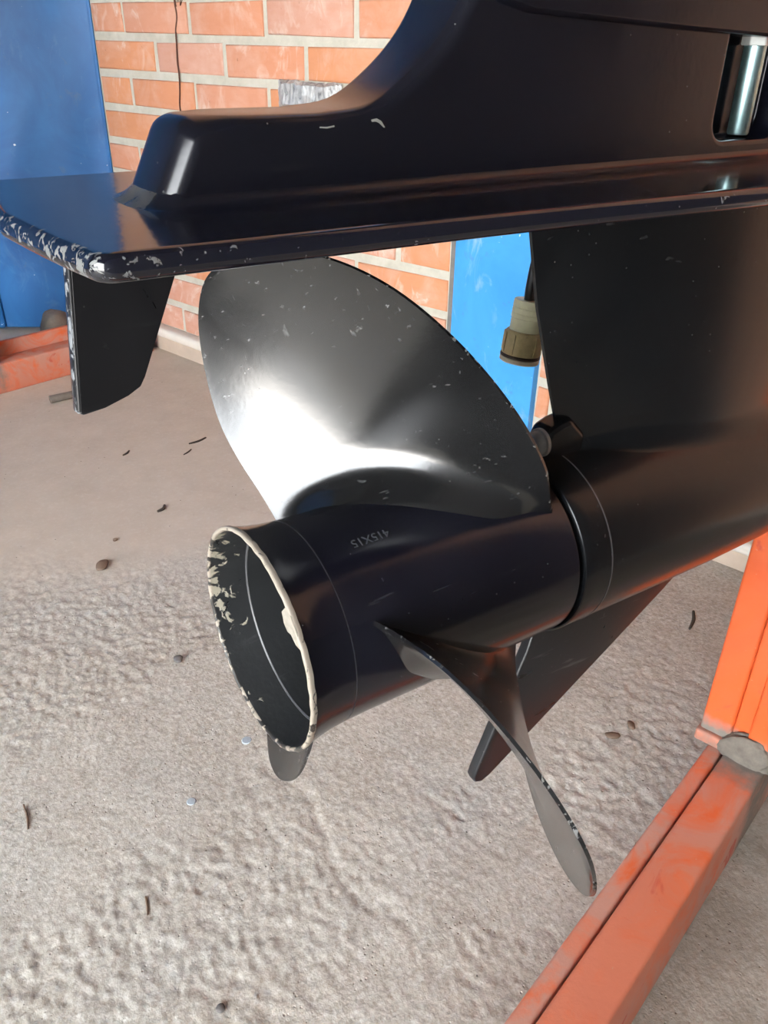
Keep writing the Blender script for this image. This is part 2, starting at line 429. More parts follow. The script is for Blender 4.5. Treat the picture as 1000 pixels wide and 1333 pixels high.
# ------------------------------------------------------------------ numpy noise for the floor relief
def vnoise(x, y, seed):
    xi = np.floor(x).astype(np.int64); yi = np.floor(y).astype(np.int64); xf = x - xi; yf = y - yi
    def h(a, b):
        n = (a * 374761393 + b * 668265263 + seed * 974634777) & 0xffffffff
        n = ((n ^ (n >> 13)) * 1274126177) & 0xffffffff
        return ((n ^ (n >> 16)) & 0xffff) / 65535.0
    u_ = xf * xf * (3 - 2 * xf); v_ = yf * yf * (3 - 2 * yf)
    return (h(xi, yi) * (1 - u_) + h(xi + 1, yi) * u_) * (1 - v_) + (h(xi, yi + 1) * (1 - u_) + h(xi + 1, yi + 1) * u_) * v_
def fbm(x, y, scale, octv, seed):
    s = 0; a = .5; t = 0
    for k in range(octv):
        s = s + a * vnoise(x / scale * 2 ** k + 17.3 * k, y / scale * 2 ** k - 9.1 * k, seed + k); t += a; a *= .55
    return s / t
def sstep(x, a, b):
    t = np.clip((x - a) / (b - a), 0, 1); return t * t * (3 - 2 * t)

# ================================================================== THE SETTING
WALL_N = 1.216            # brick face
FRONT_N = -1.75           # open front of the workshop, opposite the brick wall
D_R, D_L = -.90, 2.62     # side walls along the brick wall
CEIL = 2.75
# floor
def axis(lo, hi, dlo, dhi, fine, coarse):
    a = list(np.arange(lo, dlo, coarse)) + list(np.arange(dlo, dhi, fine)) + list(np.arange(dhi, hi, coarse)) + [hi]
    return np.array(a)
gx = axis(FRONT_N, WALL_N + .02, 0.02, 1.20, .0034, .12); gy = axis(D_R, D_L, -.10, 1.75, .0036, .12)
GX, GY = np.meshgrid(gx, gy, indexing='ij')
# rough screed near the drive, trowelled smoother strip towards the blue door
smooth_zone = sstep(GY + .55 * GX + .25 * fbm(GX, GY, .4, 3, 3), 1.28, 1.52)
rough = 1 - .93 * smooth_zone
lump = fbm(GX, GY, .14, 3, 11); grit = fbm(GX, GY, .0105, 3, 31); ridge = 1 - abs(2 * fbm(GX, GY, .16, 4, 51) - 1)
crumb = 1 - abs(2 * fbm(GX, GY, .010, 2, 131) - 1)
patch_ = sstep(fbm(GX, GY, .22, 4, 71), .38, .62)
Zf = (lump - .5) * .004 * (0.25 + .75 * rough) + (grit - .5) * .0014 * rough * (.45 + 1.0 * patch_) + (fbm(GX, GY, .0065, 1, 231) - .5) * .0016 * rough * (.3 + patch_) - sstep(crumb, .84, 1.0) * .0010 * rough * (.3 + patch_)
rp = np.array([(.425, .470), (.411, .442), (.397, .413), (.380, .385), (.369, .358), (.374, .332), (.382, .301), (.376, .270), (.360, .240)])   # a healed crack
dmin = np.full(GX.shape, 9.0)
for k_ in range(len(rp) - 1):
    a_, b_ = rp[k_], rp[k_ + 1]; d_ = b_ - a_; t_ = np.clip(((GX - a_[0]) * d_[0] + (GY - a_[1]) * d_[1]) / (d_ @ d_), 0, 1)
    dmin = np.minimum(dmin, np.hypot(GX - a_[0] - t_ * d_[0], GY - a_[1] - t_ * d_[1]))
wob = .022 * (fbm(GX, GY, .03, 3, 301) - .5)
Zf = Zf - .0019 * np.exp(-((dmin + wob) / .006) ** 2) * sstep(fbm(GX, GY, .05, 2, 401), .25, .55)
edge = sstep(GX, 1.10, 1.19); Zf = Zf * (1 - edge) - .0025
idx = np.arange(GX.size).reshape(GX.shape)
quads = np.stack([idx[:-1, :-1], idx[1:, :-1], idx[1:, 1:], idx[:-1, 1:]], -1).reshape(-1, 4)
me = bpy.data.meshes.new('floor')
me.vertices.add(GX.size); me.vertices.foreach_set('co', np.stack([GX, GY, Zf], -1).astype(np.float32).ravel())
me.loops.add(quads.size); me.loops.foreach_set('vertex_index', quads.ravel().astype(np.int32))
me.polygons.add(len(quads)); me.polygons.foreach_set('loop_start', (np.arange(len(quads)) * 4).astype(np.int32)); me.polygons.foreach_set('loop_total', np.full(len(quads), 4, np.int32))
me.update(calc_edges=True)
a = me.attributes.new('roughmask', 'FLOAT', 'POINT'); a.data.foreach_set('value', rough.astype(np.float32).ravel())
shade = (1 - sstep(GY, .085, .125)) * .95  # shadow beside the rail, put into the floor colour
a = me.attributes.new('shademask', 'FLOAT', 'POINT'); a.data.foreach_set('value', shade.astype(np.float32).ravel())
smooth_me(me)
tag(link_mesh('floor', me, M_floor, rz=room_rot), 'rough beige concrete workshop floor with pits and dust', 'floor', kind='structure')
def floor_z(n, d):
    i = int(np.argmin(abs(gx - n))); j = int(np.argmin(abs(gy - d))); return float(Zf[i, j])

# brick wall
ROW0, PITCHZ, PER = .711, .0735, .2362
BR_L, BR_H, BR_D = PER - .0125, PITCHZ - .0160, .07
BACK_END, COL_R, COL_L = 1.975, .700, .886
wall = link_mesh('wall_back', box_me((WALL_N + .004, D_R, -.05), (WALL_N + .12, BACK_END + .03, CEIL)), M_mortar, rz=room_rot)
tag(wall, 'orange brick wall with thick pale mortar joints behind the drive', 'wall', kind='structure')
def brick_mesh(L, seed):
    r = random.Random(seed); bm = bmesh.new(); bmesh.ops.create_cube(bm, size=1)
    for v in bm.verts:
        v.co = Vector((v.co.x * BR_D, v.co.y * L, v.co.z * BR_H)) + Vector((r.uniform(-.0008, .0008), r.uniform(-.0018, .0018), r.uniform(-.0015, .0015)))
    ed = [e for e in bm.edges if all(v.co.x < 0 for v in e.verts)]
    bmesh.ops.bevel(bm, geom=ed, offset=.0035, segments=2, affect='EDGES', profile=.5)
    m_ = me_bm(bm, True, 50); m_.materials.append(M_brick); return m_
variants = [brick_mesh(BR_L, s) for s in range(6)]
cut_cache = {}
bricks_rest = []
count = 0
for row in range(-10, 28):
    zc = ROW0 + PITCHZ * (row + .5)
    if zc - PITCHZ / 2 < .03 or zc + PITCHZ / 2 > CEIL - .02: continue
    ph = 1.845 if row % 2 == 0 else 1.7375
    j0 = ph + PER * 1
    k = 0
    while True:
        hi = j0 - k * PER; lo = hi - PER; k += 1
        if hi < D_R: break
        a0, a1 = lo + .00625, hi - .00625
        if a0 >= BACK_END - .015: continue
        a1 = min(a1, BACK_END - .006); a0 = max(a0, D_R + .01)
        segs = [(a0, a1)]
        if zc < 2.2:
            out = []
            for s0, s1 in segs:      # bricks stop either side of the steel column
                if s1 <= COL_R or s0 >= COL_L: out.append((s0, s1)); continue
                if s0 < COL_R - .012: out.append((s0, COL_R - .004))
                if s1 > COL_L + .032: out.append((COL_L + .022, s1))
            segs = out
        for s0, s1 in segs:
            if s1 - s0 < .012: continue
            Lb = s1 - s0
            dx = random.uniform(-.0012, .0012)
            if -.15 < (s0 + s1) / 2 and zc < 1.02:
                if abs(Lb - BR_L) < .002: mm = random.choice(variants)
                else:
                    key = round(Lb, 3)
                    if key not in cut_cache: cut_cache[key] = brick_mesh(Lb, len(cut_cache) + 50)
                    mm = cut_cache[key]
                o = link_mesh('brick', mm, None, wall, (WALL_N + BR_D / 2 + dx, (s0 + s1) / 2, zc + random.uniform(-.001, .001)))
                o.rotation_euler = (random.uniform(-.006, .006), 0, random.uniform(-.006, .006)); count += 1
            else:
                bricks_rest.append(((s0 + s1) / 2, zc, Lb))
V, F = [], []
for (d, z, Lb) in bricks_rest:
    b0 = len(V); x0, x1 = WALL_N, WALL_N + .06
    for x in (x0, x1):
        for (yy, zz) in ((-1, -1), (1, -1), (1, 1), (-1, 1)): V.append((x, d + yy * Lb / 2, z + zz * BR_H / 2))
    F += [(b0, b0 + 3, b0 + 2, b0 + 1), (b0, b0 + 1, b0 + 5, b0 + 4), (b0 + 1, b0 + 2, b0 + 6, b0 + 5), (b0 + 2, b0 + 3, b0 + 7, b0 + 6), (b0 + 3, b0, b0 + 4, b0 + 7)]
o = link_mesh('brickwork', me_from(V, F, False), M_brick, wall); o['kind'] = 'stuff'
# skirting kerb
bb = link_mesh('baseboard_back', box_me((WALL_N - .022, D_R, -.01), (WALL_N + .02, COL_R - .002, .034), .003), M_plinth, rz=room_rot)
tag(bb, 'low concrete kerb with a white rounded top under the bricks right of the blue column', 'baseboard', kind='structure')
link_mesh('kerb_cap', box_me((WALL_N - .026, D_R, .026), (WALL_N + .02, COL_R - .002, .048), .009, 4), M_white, bb)
bb = link_mesh('baseboard_left', box_me((WALL_N - .022, COL_L + .002, -.01), (WALL_N + .02, BACK_END, .040), .003), M_plinth, rz=room_rot)
tag(bb, 'low concrete kerb with a white rounded top under the bricks left of the blue column', 'baseboard', kind='structure')
link_mesh('kerb_cap', box_me((WALL_N - .026, COL_L + .002, .030), (WALL_N + .02, BACK_END, .056), .010, 4), M_white, bb)
# steel column let into the wall
col = link_mesh('trim_1', box_me((WALL_N - .012, COL_R, -.01), (WALL_N + .05, COL_L, 2.2), .003), M_blue_post, rz=room_rot)
tag(col, 'bright blue painted steel column set into the brick wall', 'column', kind='structure')
link_mesh('joint_gap', box_me((WALL_N - .001, COL_L, .05), (WALL_N + .03, COL_L + .016, 2.2)), plain('grey_joint_filler', (.17, .16, .145), .9, 0, .4, 50, .4), col)

# blue sheet-steel door leaf, standing ajar from the end of the brickwork
hx, hy = WALL_N + .001, BACK_END + .003
ex, ey = .985, 2.235
ang = math.atan2(ey - hy, ex - hx); Ld = math.hypot(ex - hx, ey - hy)
door = empty('door_1', RW(hx, hy, 0.012), room_rot + ang)
tag(door, 'blue painted sheet steel door leaf ajar at the end of the brick wall', 'door', kind='structure')
def door_panel():
    nx, nz = 40, 90; V, F, = [], []
    Hd = 2.05
    for j in range(nz + 1):
        for i in range(nx + 1):
            x = Ld * i / nx; z = Hd * j / nz
            # shallow diagonal cross-break and pressed rib
            s = (x / Ld) ; t = (z - .25) / .62
            cr = max(0, 1 - abs(s - (1 - t)) * 3.2) * .007
            cr += .004 * math.sin(3.1 * x / Ld * 2 + 2.4 * z * 2)
            V.append((x, cr, z))
    for j in range(nz):
        for i in range(nx):
            a_ = j * (nx + 1) + i; F.append((a_, a_ + 1, a_ + nx + 2, a_ + nx + 1))
    n0 = len(V)
    V += [(0, -.03, 0), (Ld, -.03, 0), (Ld, -.03, Hd), (0, -.03, Hd)]
    F.append((n0, n0 + 3, n0 + 2, n0 + 1))
    return me_from(V, F, True, 50)
link_mesh('door_sheet', door_panel(), M_blue_door, door)
link_mesh('edge_stile', box_me((Ld - .002, -.034, 0), (Ld + .055, .012, 2.05), .006, 3), M_blue_door, door)
link_mesh('hinge_stile', box_me((-.004, -.034, 0), (.004, .004, 2.05), .001), M_blue_door, door)
# side walls, front, ceiling
o = link_mesh('wall_left', box_me((FRONT_N, D_L, -.05), (WALL_N + .12, D_L + .1, CEIL)), M_blue_door, rz=room_rot); tag(o, 'blue painted end wall of the workshop beyond the door', 'wall', kind='structure')
o = link_mesh('wall_alcove', box_me((WALL_N + .02, BACK_END, -.05), (WALL_N + .12, D_L, CEIL)), M_blue_door, rz=room_rot); tag(o, 'blue steel sheet closing the wall behind the open door leaf', 'wall', kind='structure')
o = link_mesh('unseen_wall_right', box_me((FRONT_N, D_R - .1, -.05), (WALL_N + .12, D_R, CEIL)), M_unseen_wall, rz=room_rot); tag(o, 'unseen dark grey end wall of the workshop, set close to darken reflections', 'wall', kind='structure')  # out of view; pulled in close to darken reflections in the black paint
OP0, OP1, OPH = -.82, 1.05, 1.90
wf = link_mesh('wall_front', box_me((FRONT_N - .15, D_R - .1, -.05), (FRONT_N, OP0, CEIL)), M_front, rz=room_rot); tag(wf, 'grey rendered front wall with the wide open doorway', 'wall', kind='structure')
link_mesh('pier', box_me((FRONT_N - .15, OP1, -.05), (FRONT_N, D_L + .1, CEIL)), M_front, wf)
link_mesh('lintel', box_me((FRONT_N - .15, OP0, OPH), (FRONT_N, OP1, CEIL)), M_front, wf)
o = link_mesh('ceiling', box_me((FRONT_N - .15, D_R - .1, CEIL), (WALL_N + .12, D_L + .1, CEIL + .08)), M_ceiling, rz=room_rot); tag(o, 'dark sheet ceiling of the workshop', 'ceiling', kind='structure')
o = link_mesh('yard_ground', box_me((-14, -12, -.12), (FRONT_N - .001, 12, -.004)), M_pave, rz=room_rot); tag(o, 'sunlit concrete yard outside the open workshop front', 'ground', kind='structure')

# ================================================================== OUTBOARD DRIVE LEG
drive = empty('outboard_drive_leg', O_M, motor_rot)
tag(drive, 'glossy black outboard motor lower leg with ventilation plate, strut and skeg', 'outboard motor')
uw = lambda a, b, t: (a, t, b)
# --- leg housing with bolt pocket
SV = .0215; PT = .2238
curve = catmull([(.036, .2535), (.060, .2565), (.079, .2675), (.094, .281), (.104, .296), (.112, .315), (.120, .35), (.126, .42), (.128, .52)], 5)
def arc(cx, cy, r, a0, a1, n=7): return [(cx + r * math.cos(t), cy + r * math.sin(t)) for t in np.linspace(a0, a1, n)]
ta = math.atan2(.032, .016); ar = .0100               # raked aft face and its rounded top corner
tl = ar * math.tan(ta / 2); ub = -.0190
fr_l = 1 - tl / math.hypot(.038, .019)
aftl = [(-.0380 + .019 * fr_l * k / 11, .2155 + .038 * fr_l * k / 11) for k in range(11)]
prof = aftl + arc(ub + tl, .2535 - ar, ar, math.pi / 2 + ta, math.pi / 2, 12) + [(ub + tl + (.036 - ub - tl) * k / 8, .2535) for k in range(1, 8)] + [tuple(c) for c in curve] + [(.128 + .322 * k / 20, .52) for k in range(1, 21)]
prof += [(.455, .52 - .3045 * k / 16) for k in range(17)] + [(.455 - .493 * k / 40, .2155) for k in range(1, 40)]
pk = []
pu0, pu1, pw0, rad = .2725, .332, .2340, .011
for k in range(7):
    t = math.pi + math.pi / 2 * k / 6; pk.append((pu0 + rad + rad * math.cos(t), pw0 + rad + rad * math.sin(t)))
for k in range(7):
    t = 1.5 * math.pi + math.pi / 2 * k / 6; pk.append((pu1 - rad + rad * math.cos(t), pw0 + rad + rad * math.sin(t)))
pk += [(pu1, .2865), (pu0, .2865)]
pk2 = []
for k in range(len(pk)):
    a_, b_ = np.array(pk[k]), np.array(pk[(k + 1) % len(pk)]); nn_ = max(1, int(np.linalg.norm(b_ - a_) / .004))
    pk2 += [tuple(a_ + (b_ - a_) * j / nn_) for j in range(nn_)]
rr_ = .0060
half_r = [(rr_ * (1 - math.cos(t)), 0, rr_ * (1 - math.sin(t))) for t in np.linspace(0, math.pi / 2, 7)]
rings_l = [(d * 1.0 + x_, -SV, -z_) for d, x_, z_ in [(rr_ * 1.16, 0, 0), (rr_ * 1.08, 0, 0)]] + [(d, -SV, -z_) for d, _, z_ in reversed(half_r)] + [(d, SV, z_) for d, _, z_ in half_r] + [(rr_ * 1.08, SV, 0), (rr_ * 1.16, SV, 0)]
scl = [1.0 + .38 * float(sstep(.004 - a, 0, .02)) if b > .2156 else .08 for a, b in prof]
zsc = [1.0 + 2.1 * float(sstep(.004 - a, 0, .022)) for a, b in prof]
V, F, _ = ring_solid(prof, rings_l, lambda a, b, z: (a, -z, b), (pk2, .0026, .0185), scl, None, zsc)
leg = link_mesh('leg_housing', me_from(V, F, True, 50), M_leg, drive)
# fillet where the housing meets the plate
path = [(.45 - .4735 * k / 16, SV) for k in range(17)]
for k in range(1, 13):
    t = math.pi / 2 * k / 12; path.append((-.0235 - .0108 * math.sin(t), .0029 + .0186 * math.cos(t)))
path = path + [(a, -b) for a, b in reversed(path)]
V, F, W_, DU = [], [], [], []
nf = 9; fr = .009
for i, (a, b) in enumerate(path):
    if a > -.02351: nrm = np.array([0, math.copysign(1, b)])
    else:
        nrm = np.array([(a + .0235) / .0108 ** 2, (b - math.copysign(.0029, b)) / .0186 ** 2]); nrm /= np.linalg.norm(nrm)
    aft = max(0.0, -nrm[0])
    for k in range(nf):
        q = math.pi / 2 * k / (nf - 1); dd = fr * (1 - math.sin(q)) - .0012; hh = fr * (1 - math.cos(q))
        V.append(mo((a + nrm[0] * dd + .5 * hh * aft, b + nrm[1] * dd, PT - .0003 + hh)))
        DU.append(.42 * math.exp(-((a + .0325) / .006) ** 2 - (b / .024) ** 2) if a < -.01 else 0.0)
for i in range(len(path) - 1):
    for k in range(nf - 1): F.append((i * nf + k, (i + 1) * nf + k, (i + 1) * nf + k + 1, i * nf + k + 1))
link_mesh('base_fillet', me_from(V, F, True, 60, attrs={'dust': DU}), M_leg, drive)
# bare nicks in the paint
for poly in ([(.0340, .2486), (.0372, .2483), (.0406, .2488), (.0404, .2493), (.0372, .2489), (.0342, .2491)], [(.0575, .2508), (.0600, .2512), (.0622, .2502), (.0640, .2478), (.0634, .2478), (.0612, .2495), (.0595, .2501), (.0578, .2500)]):
    link_mesh('paint_nick', extrude_poly(poly, .00012, 0, 1, lambda a, b, t: (a, -SV - .0001 + t, b)), M_nick, drive)
# flange above the pocket
fl = [(.118, .2925), (.135, .2890), (.235, .2845), (.335, .2815), (.455, .2790), (.462, .40), (.462, .52), (.122, .52), (.124, .33)]
link_mesh('upper_flange', extrude_poly(fl, SV + .0045, .003, 4, uw), M_leg, drive)
# stud and nut in the pocket
st_u, st_v = .3065, .0125
V, F = lathe([(.2355, .0), (.2355, .0052), (.2365, .0058), (.2790, .0058)] , 32)
V = [(st_u + y, -st_v + z, x) for x, y, z in V]
stud = link_mesh('stud_bolt', me_from(V, F), M_zinc, drive); stud['label'] = 'shiny zinc stud standing in the side pocket'
hexp = [(st_u + .0078 * math.cos(math.pi / 3 * k + .2), -st_v + .0078 * math.sin(math.pi / 3 * k + .2)) for k in range(6)]
nut = link_mesh('nut', extrude_poly(hexp, .0042, .0008, 2, lambda a, b, t: (a, b, .2828 + t)), M_nut, stud)
# --- ventilation plate
half = [(-.0835, 0.0), (-.0825, .012), (-.0795, .040), (-.0755, .068)]
cor = [(-.0745 + .0075 - .0075 * math.cos(t), .0735 + .0075 * math.sin(t)) for t in np.linspace(.15, math.pi / 2, 8)]
side = [(-.05, .0813), (0, .0822), (.06, .0835), (.12, .086), (.18, .0895), (.24, .093), (.30, .094), (.36, .090), (.41, .075), (.445, .045), (.458, .015)]
H_ = [tuple(c) for c in catmull(half, 6)] + cor + [tuple(c) for c in catmull(side, 6)]
outl = H_ + [(a, -b) for a, b in reversed(H_[1:])]
PB = .2150; cz = (PT + PB) / 2; hz = (PT - PB) / 2
prf = [(.0034 * (1 - math.cos(t)), cz + hz * math.sin(t), 0) for t in np.linspace(-math.pi / 2, math.pi / 2, 9)]
rings = [(.0066, PB, 0), (.0048, PB, 0)] + prf + [(.0048, PT, 0), (.0066, PT, 0)]
def pw(ri, i):
    if ri < 2 or ri > len(rings) - 3: return 0.0
    a, b = outl[i]; w_ = .17 * float(sstep(-a, .066, .0745)) + .20 * float(sstep(-a, -.02, .07)) + .10
    if b > .05 and a < -.062: w_ += .06
    return w_ * (1.0 if 3 < ri < len(rings) - 4 else .75)
V, F, W_ = ring_solid(outl, rings, lambda a, b, z: mo((a, b, z)), None, None, pw)
pl = link_mesh('ventilation_plate', me_from(V, F, True, 60, attrs={'wear': W_}), M_plate, drive)
# --- trim tab
tab = extrude_poly([(-.0620, .217), (-.0690, .1472), (-.0672, .1455), (-.058, .1468), (-.048, .1500), (-.0425, .1530), (-.0400, .1570), (-.0205, .2010), (-.0160, .217)], .0042, .0010, 2, uw)
a_ = tab.attributes.new('wear', 'FLOAT', 'POINT')
a_.data.foreach_set('value', np.array([.0] * len(tab.vertices), dtype=np.float32))
link_mesh('trim_tab', tab, M_tab, drive)
V, F, W_ = [], [], []
for k in range(41):
    z = .2165 - (.2165 - .1468) * k / 40; uu = -.0620 - .007 * (.217 - z) / .0698
    for (du, vv, ww) in ((.0012, -.00425, .3), (.0001, -.0036, .75), (-.0004, 0, 1), (.0001, .0036, .75), (.0012, .00425, .3)):
        V.append(mo((uu + du, vv, z))); W_.append(ww * .62)
for k in range(40):
    for j in range(4): F.append((k * 5 + j, k * 5 + j + 1, k * 5 + j + 6, k * 5 + j + 5))
te = link_mesh('worn_tab_edge', me_from(V, F, True, 60, attrs={'wear': W_}), M_tab, drive); te['label'] = 'worn bare metal trailing edge'
# --- strut between plate and gear case
def te_u(w): return float(np.interp(w, [.02, .05, .065, .079, .105, .153, .194, .216], [.222, .214, .2095, .2055, .196, .1795, .169, .164]))
NS, NA = 44, 40; V, F = [], []
ws = np.r_[np.linspace(.2165, .196, 9), np.linspace(.19, .09, 14), np.linspace(.086, .040, 34), .03, .02]; NS = len(ws)
for w_ in ws:
    u0 = te_u(w_); u1 = .452 - .03 * float(sstep(.15 - w_, 0, .15))
    row = []
    for i in range(NA + 1):
        x = i / NA
        th = .0011 + .0289 * math.sin(min(x / .62, 1) * math.pi / 2) ** .92 if x < .62 else .030 * math.sqrt(max(0, 1 - ((x - .62) / .38) ** 2))
        Rf = .022 * min(1.0, .18 + 3.2 * x) * min(1.0, .05 + 4 * (1 - x)); wc = math.sqrt((.0602 + Rf) ** 2 - (th + Rf) ** 2); wk = wc * .0602 / (.0602 + Rf)
        if wk <= w_ < wc: th = th + Rf - math.sqrt(max(0, Rf * Rf - (w_ - wc) ** 2))
        elif w_ < wk: th = min(math.sqrt(.0598 ** 2 - min(w_, .0597) ** 2), th + Rf) if x < .8 else th
        th += .010 * max(0.0, (w_ - .205) / .0115) ** 2 * min(1, 4 * x) * min(1, 4 * (1 - x))
        row.append((u0 + (u1 - u0) * x, th))
    ring = [(a, b) for a, b in row] + [(a, -b) for a, b in reversed(row[:-1])]
    for a, b in ring: V.append(mo((a, b, w_)))
nr = 2 * NA + 1
for s in range(NS - 1):
    for i in range(nr):
        j = (i + 1) % nr; F.append((s * nr + i, s * nr + j, (s + 1) * nr + j, (s + 1) * nr + i))
F.append(tuple(range(nr))); F.append(tuple((NS - 1) * nr + i for i in range(nr))[::-1])
link_mesh('strut', me_from(V, F, True, 50), M_torp, drive)
link_mesh('anode_boss', extrude_poly([(.1925, .050), (.1915, .072), (.1950, .0785), (.2035, .0815), (.2120, .083), (.2250, .070), (.225, .050)], .0085, .0038, 4, uw), M_torp, drive)
V, F = lathe([(.1835, 0), (.1835, .0035), (.1842, .0058), (.1860, .0072), (.1885, .0074), (.1890, .0088), (.1912, .0088), (.1915, .002)], 36)
V = [(x + .0025, y - .002, z + .0695) for x, y, z in V]
blt = link_mesh('anode_bolt', me_from(V, F, True, 50), M_steel, drive); blt['label'] = 'dull steel bolt head behind the blade'
link_mesh('drive_slot', box_me((.1850, -.0062, .0687), (.1862, .0022, .0703)), M_dark, blt)
# --- gear case torpedo
tp = [(.1862, .030), (.1862, .0572), (.1850, .0582), (.1850, .0590), (.1852, .0596), (.1856, .0600), (.1862, .0602)] + [(x, .0602) for x in (.195, .205, .2063)] + [(.2066, .0599), (.2070, .0599), (.2073, .0602), (.26, .0606), (.33, .0606), (.38, .0596)]
for t in np.linspace(.08, 1, 14): tp.append((.38 + .092 * t, .0596 * math.sqrt(max(0, 1 - t ** 2.1))))
V, F = lathe(tp, 160); link_mesh('gear_case', me_from(V, F, True, 32), M_torp, drive)
V, F = lathe([(.2063, .0603), (.2063, .06045), (.2072, .06045), (.2072, .0603)], 160, True); sl = link_mesh('seam_line', me_from(V, F, True, 32), M_seam, drive)
# --- skeg
sk = [(.216, -.045), (.2035, -.095), (.1662, -.1935), (.1648, -.1995), (.1668, -.2045), (.1725, -.2068), (.180, -.2045), (.348, -.0945), (.405, -.050), (.41, -.03), (.23, -.03)]
bm = bmesh.new()
fv = [bm.verts.new(mo((a, .0045, b))) for a, b in sk]; bvv = [bm.verts.new(mo((a, -.0045, b))) for a, b in sk]
bm.faces.new(fv); bm.faces.new(bvv[::-1])
for i in range(len(sk)):
    j = (i + 1) % len(sk); bm.faces.new((fv[i], bvv[i], bvv[j], fv[j]))
bmesh.ops.recalc_face_normals(bm, faces=bm.faces)
bmesh.ops.bevel(bm, geom=[e for e in bm.edges if e.calc_face_angle(0) > 1.0], offset=.0016, segments=3, affect='EDGES', profile=.5)
link_mesh('skeg', me_bm(bm, True, 40), M_skeg, drive)

# ================================================================== PROPELLER
prop = empty('propeller', O_M, motor_rot)
tag(prop, 'black three-bladed boat propeller with chipped open exhaust hub', 'propeller')
hp = [(.0018, .0612), (.0010, .0626), (.0030, .0623), (.0075, .0609), (.013, .0597), (.020, .0586), (.0281, .0580), (.0283, .0577), (.0287, .0577), (.0289, .0579), (.045, .0576), (.08, .0577), (.14, .0580), (.1800, .0582), (.1820, .0580), (.1829, .0573), (.1830, .0560), (.1830, .030),
      (.150, .030), (.150, .0545), (.08, .0548), (.032, .0552), (.0235, .0560), (.0225, .0576), (.0120, .0585), (.0040, .0597)]
V, F = lathe(hp[:17], 160); link_mesh('hub', me_from(V, F[:16 * 160], True, 32), M_hub, prop)
inn = [(.0016, .0600), (.006, .0596), (.012, .0588), (.018, .0580), (.0225, .0575), (.0228, .0560), (.028, .0556), (.045, .0553), (.09, .0550), (.15, .0545), (.15, .012)]
V, F = lathe(inn, 160)
W_ = []
for k, (a, r) in enumerate(inn):
    for j in range(160):
        t = 2 * math.pi * j / 160       # chips gather on the port side of the bore just inside the rim
        side_w = max(0, math.cos(t - .25)) ** 1.5
        W_.append((.62 * side_w + .05) * (1 - .75 * a / .021) if a < .021 else 0.0)
link_mesh('exhaust_bore', me_from(V, F[:(len(inn) - 1) * 160] + F[-1:], True, 32, recalc=False, attrs={'wear': W_}), M_inner, prop)
rim = [(.0030, .0600), (.0012, .0602), (.0002, .0608), (.0000, .0616), (.0003, .0624), (.0012, .0628), (.0032, .0624)]
V, F = lathe(rim, 200); F = F[:(len(rim) - 1) * 200]
# uneven, knocked rim edge
V2 = []
for i, (x, y, z) in enumerate(V):
    t = math.atan2(z, y); k = .00018 * math.sin(9 * t + 1) * math.sin(23 * t) + .00015 * math.sin(41 * t) * math.sin(5 * t + 2)
    V2.append((x + k, y, z))
rm = link_mesh('rim', me_from(V2, F, True, 60, attrs={'wear': [.74 + .22 * math.sin(math.atan2(z, y) - .7) for x, y, z in V2]}), M_rim, prop); rm['label'] = 'chipped rim with bare beige metal showing'
V, F = lathe([(.0226, .0562), (.0219, .0568), (.0222, .0576), (.0230, .0574)], 160, True); link_mesh('bore_step', me_from(V, F, True, 40), M_seam, prop)
# torn flake of coating curling in from the near side of the rim
fv = [(v_, w_, .0002) for v_, w_ in ((.0352, .0410), (.0395, .0462), (.0445, .0440), (.0500, .0380), (.0540, .0300), (.0485, .0300), (.0440, .0330), (.0405, .0325), (.0370, .0355), (.0362, .0385))]
V = [mo((u_, v_, w_)) for v_, w_, u_ in fv] + [mo((u_ + .0008, v_, w_)) for v_, w_, u_ in fv]; nf_ = len(fv)
F = [tuple(range(nf_)), tuple(range(2 * nf_ - 1, nf_ - 1, -1))] + [(i, (i + 1) % nf_, nf_ + (i + 1) % nf_, nf_ + i) for i in range(nf_)]
link_mesh('coating_flake', me_from(V, F, False), M_flake, rm)
V, F = lathe([(.0283, .0578), (.0283, .0580), (.0288, .0580), (.0288, .0578)], 160, True); link_mesh('seam_line', me_from(V, F, True, 32), M_seam2, prop)
V, F = lathe([(.180, .050), (.1875, .050)], 96); link_mesh('shaft_collar', me_from(V, F, True, 32), M_dark, prop)
# blade outline in the disc plane (starboard, up) for the lower starboard blade
BO = [[0.05118, 0.02729], [0.07325, 0.036], [0.09532, 0.04471], [0.11596, 0.05037], [0.13503, 0.0516], [0.15267, 0.04977], [0.16787, 0.04601], [0.18054, 0.04048], [0.19077, 0.03302], [0.19777, 0.02419], [0.20078, 0.01388], [0.20055, 0.00221], [0.19857, -0.00996], [0.19527, -0.02282], [0.19023, -0.03617], [0.18367, -0.04853], [0.17545, -0.05958], [0.16572, -0.06965], [0.15508, -0.07812], [0.14349, -0.08479], [0.13101, -0.08986], [0.11838, -0.0934], [0.10565, -0.09541], [0.09278, -0.09587], [0.08043, -0.0948], [0.06878, -0.09225], [0.05766, -0.08816], [0.04721, -0.08235], [0.03771, -0.07418], [0.02888, -0.0643], [0.02006, -0.05442]]
BO = np.array(catmull(BO, 6))
AP = 12 * 6
def resample(Q, fr):
    L = np.r_[0, np.cumsum(np.hypot(*np.diff(Q, axis=0).T))]; L /= L[-1]
    return np.stack([np.interp(fr, L, Q[:, 0]), np.interp(fr, L, Q[:, 1])], 1)
NSP, NCH = 56, 44
frac = 1 - (1 - np.linspace(0, 1, NSP)) ** 1.5; frac[-1] = .9985
tr = resample(BO[:AP + 1], frac); ld = resample(BO[AP:][::-1], frac)
pol = lambda Q: (np.hypot(Q[:, 0], Q[:, 1]), np.arctan2(Q[:, 1], Q[:, 0]))
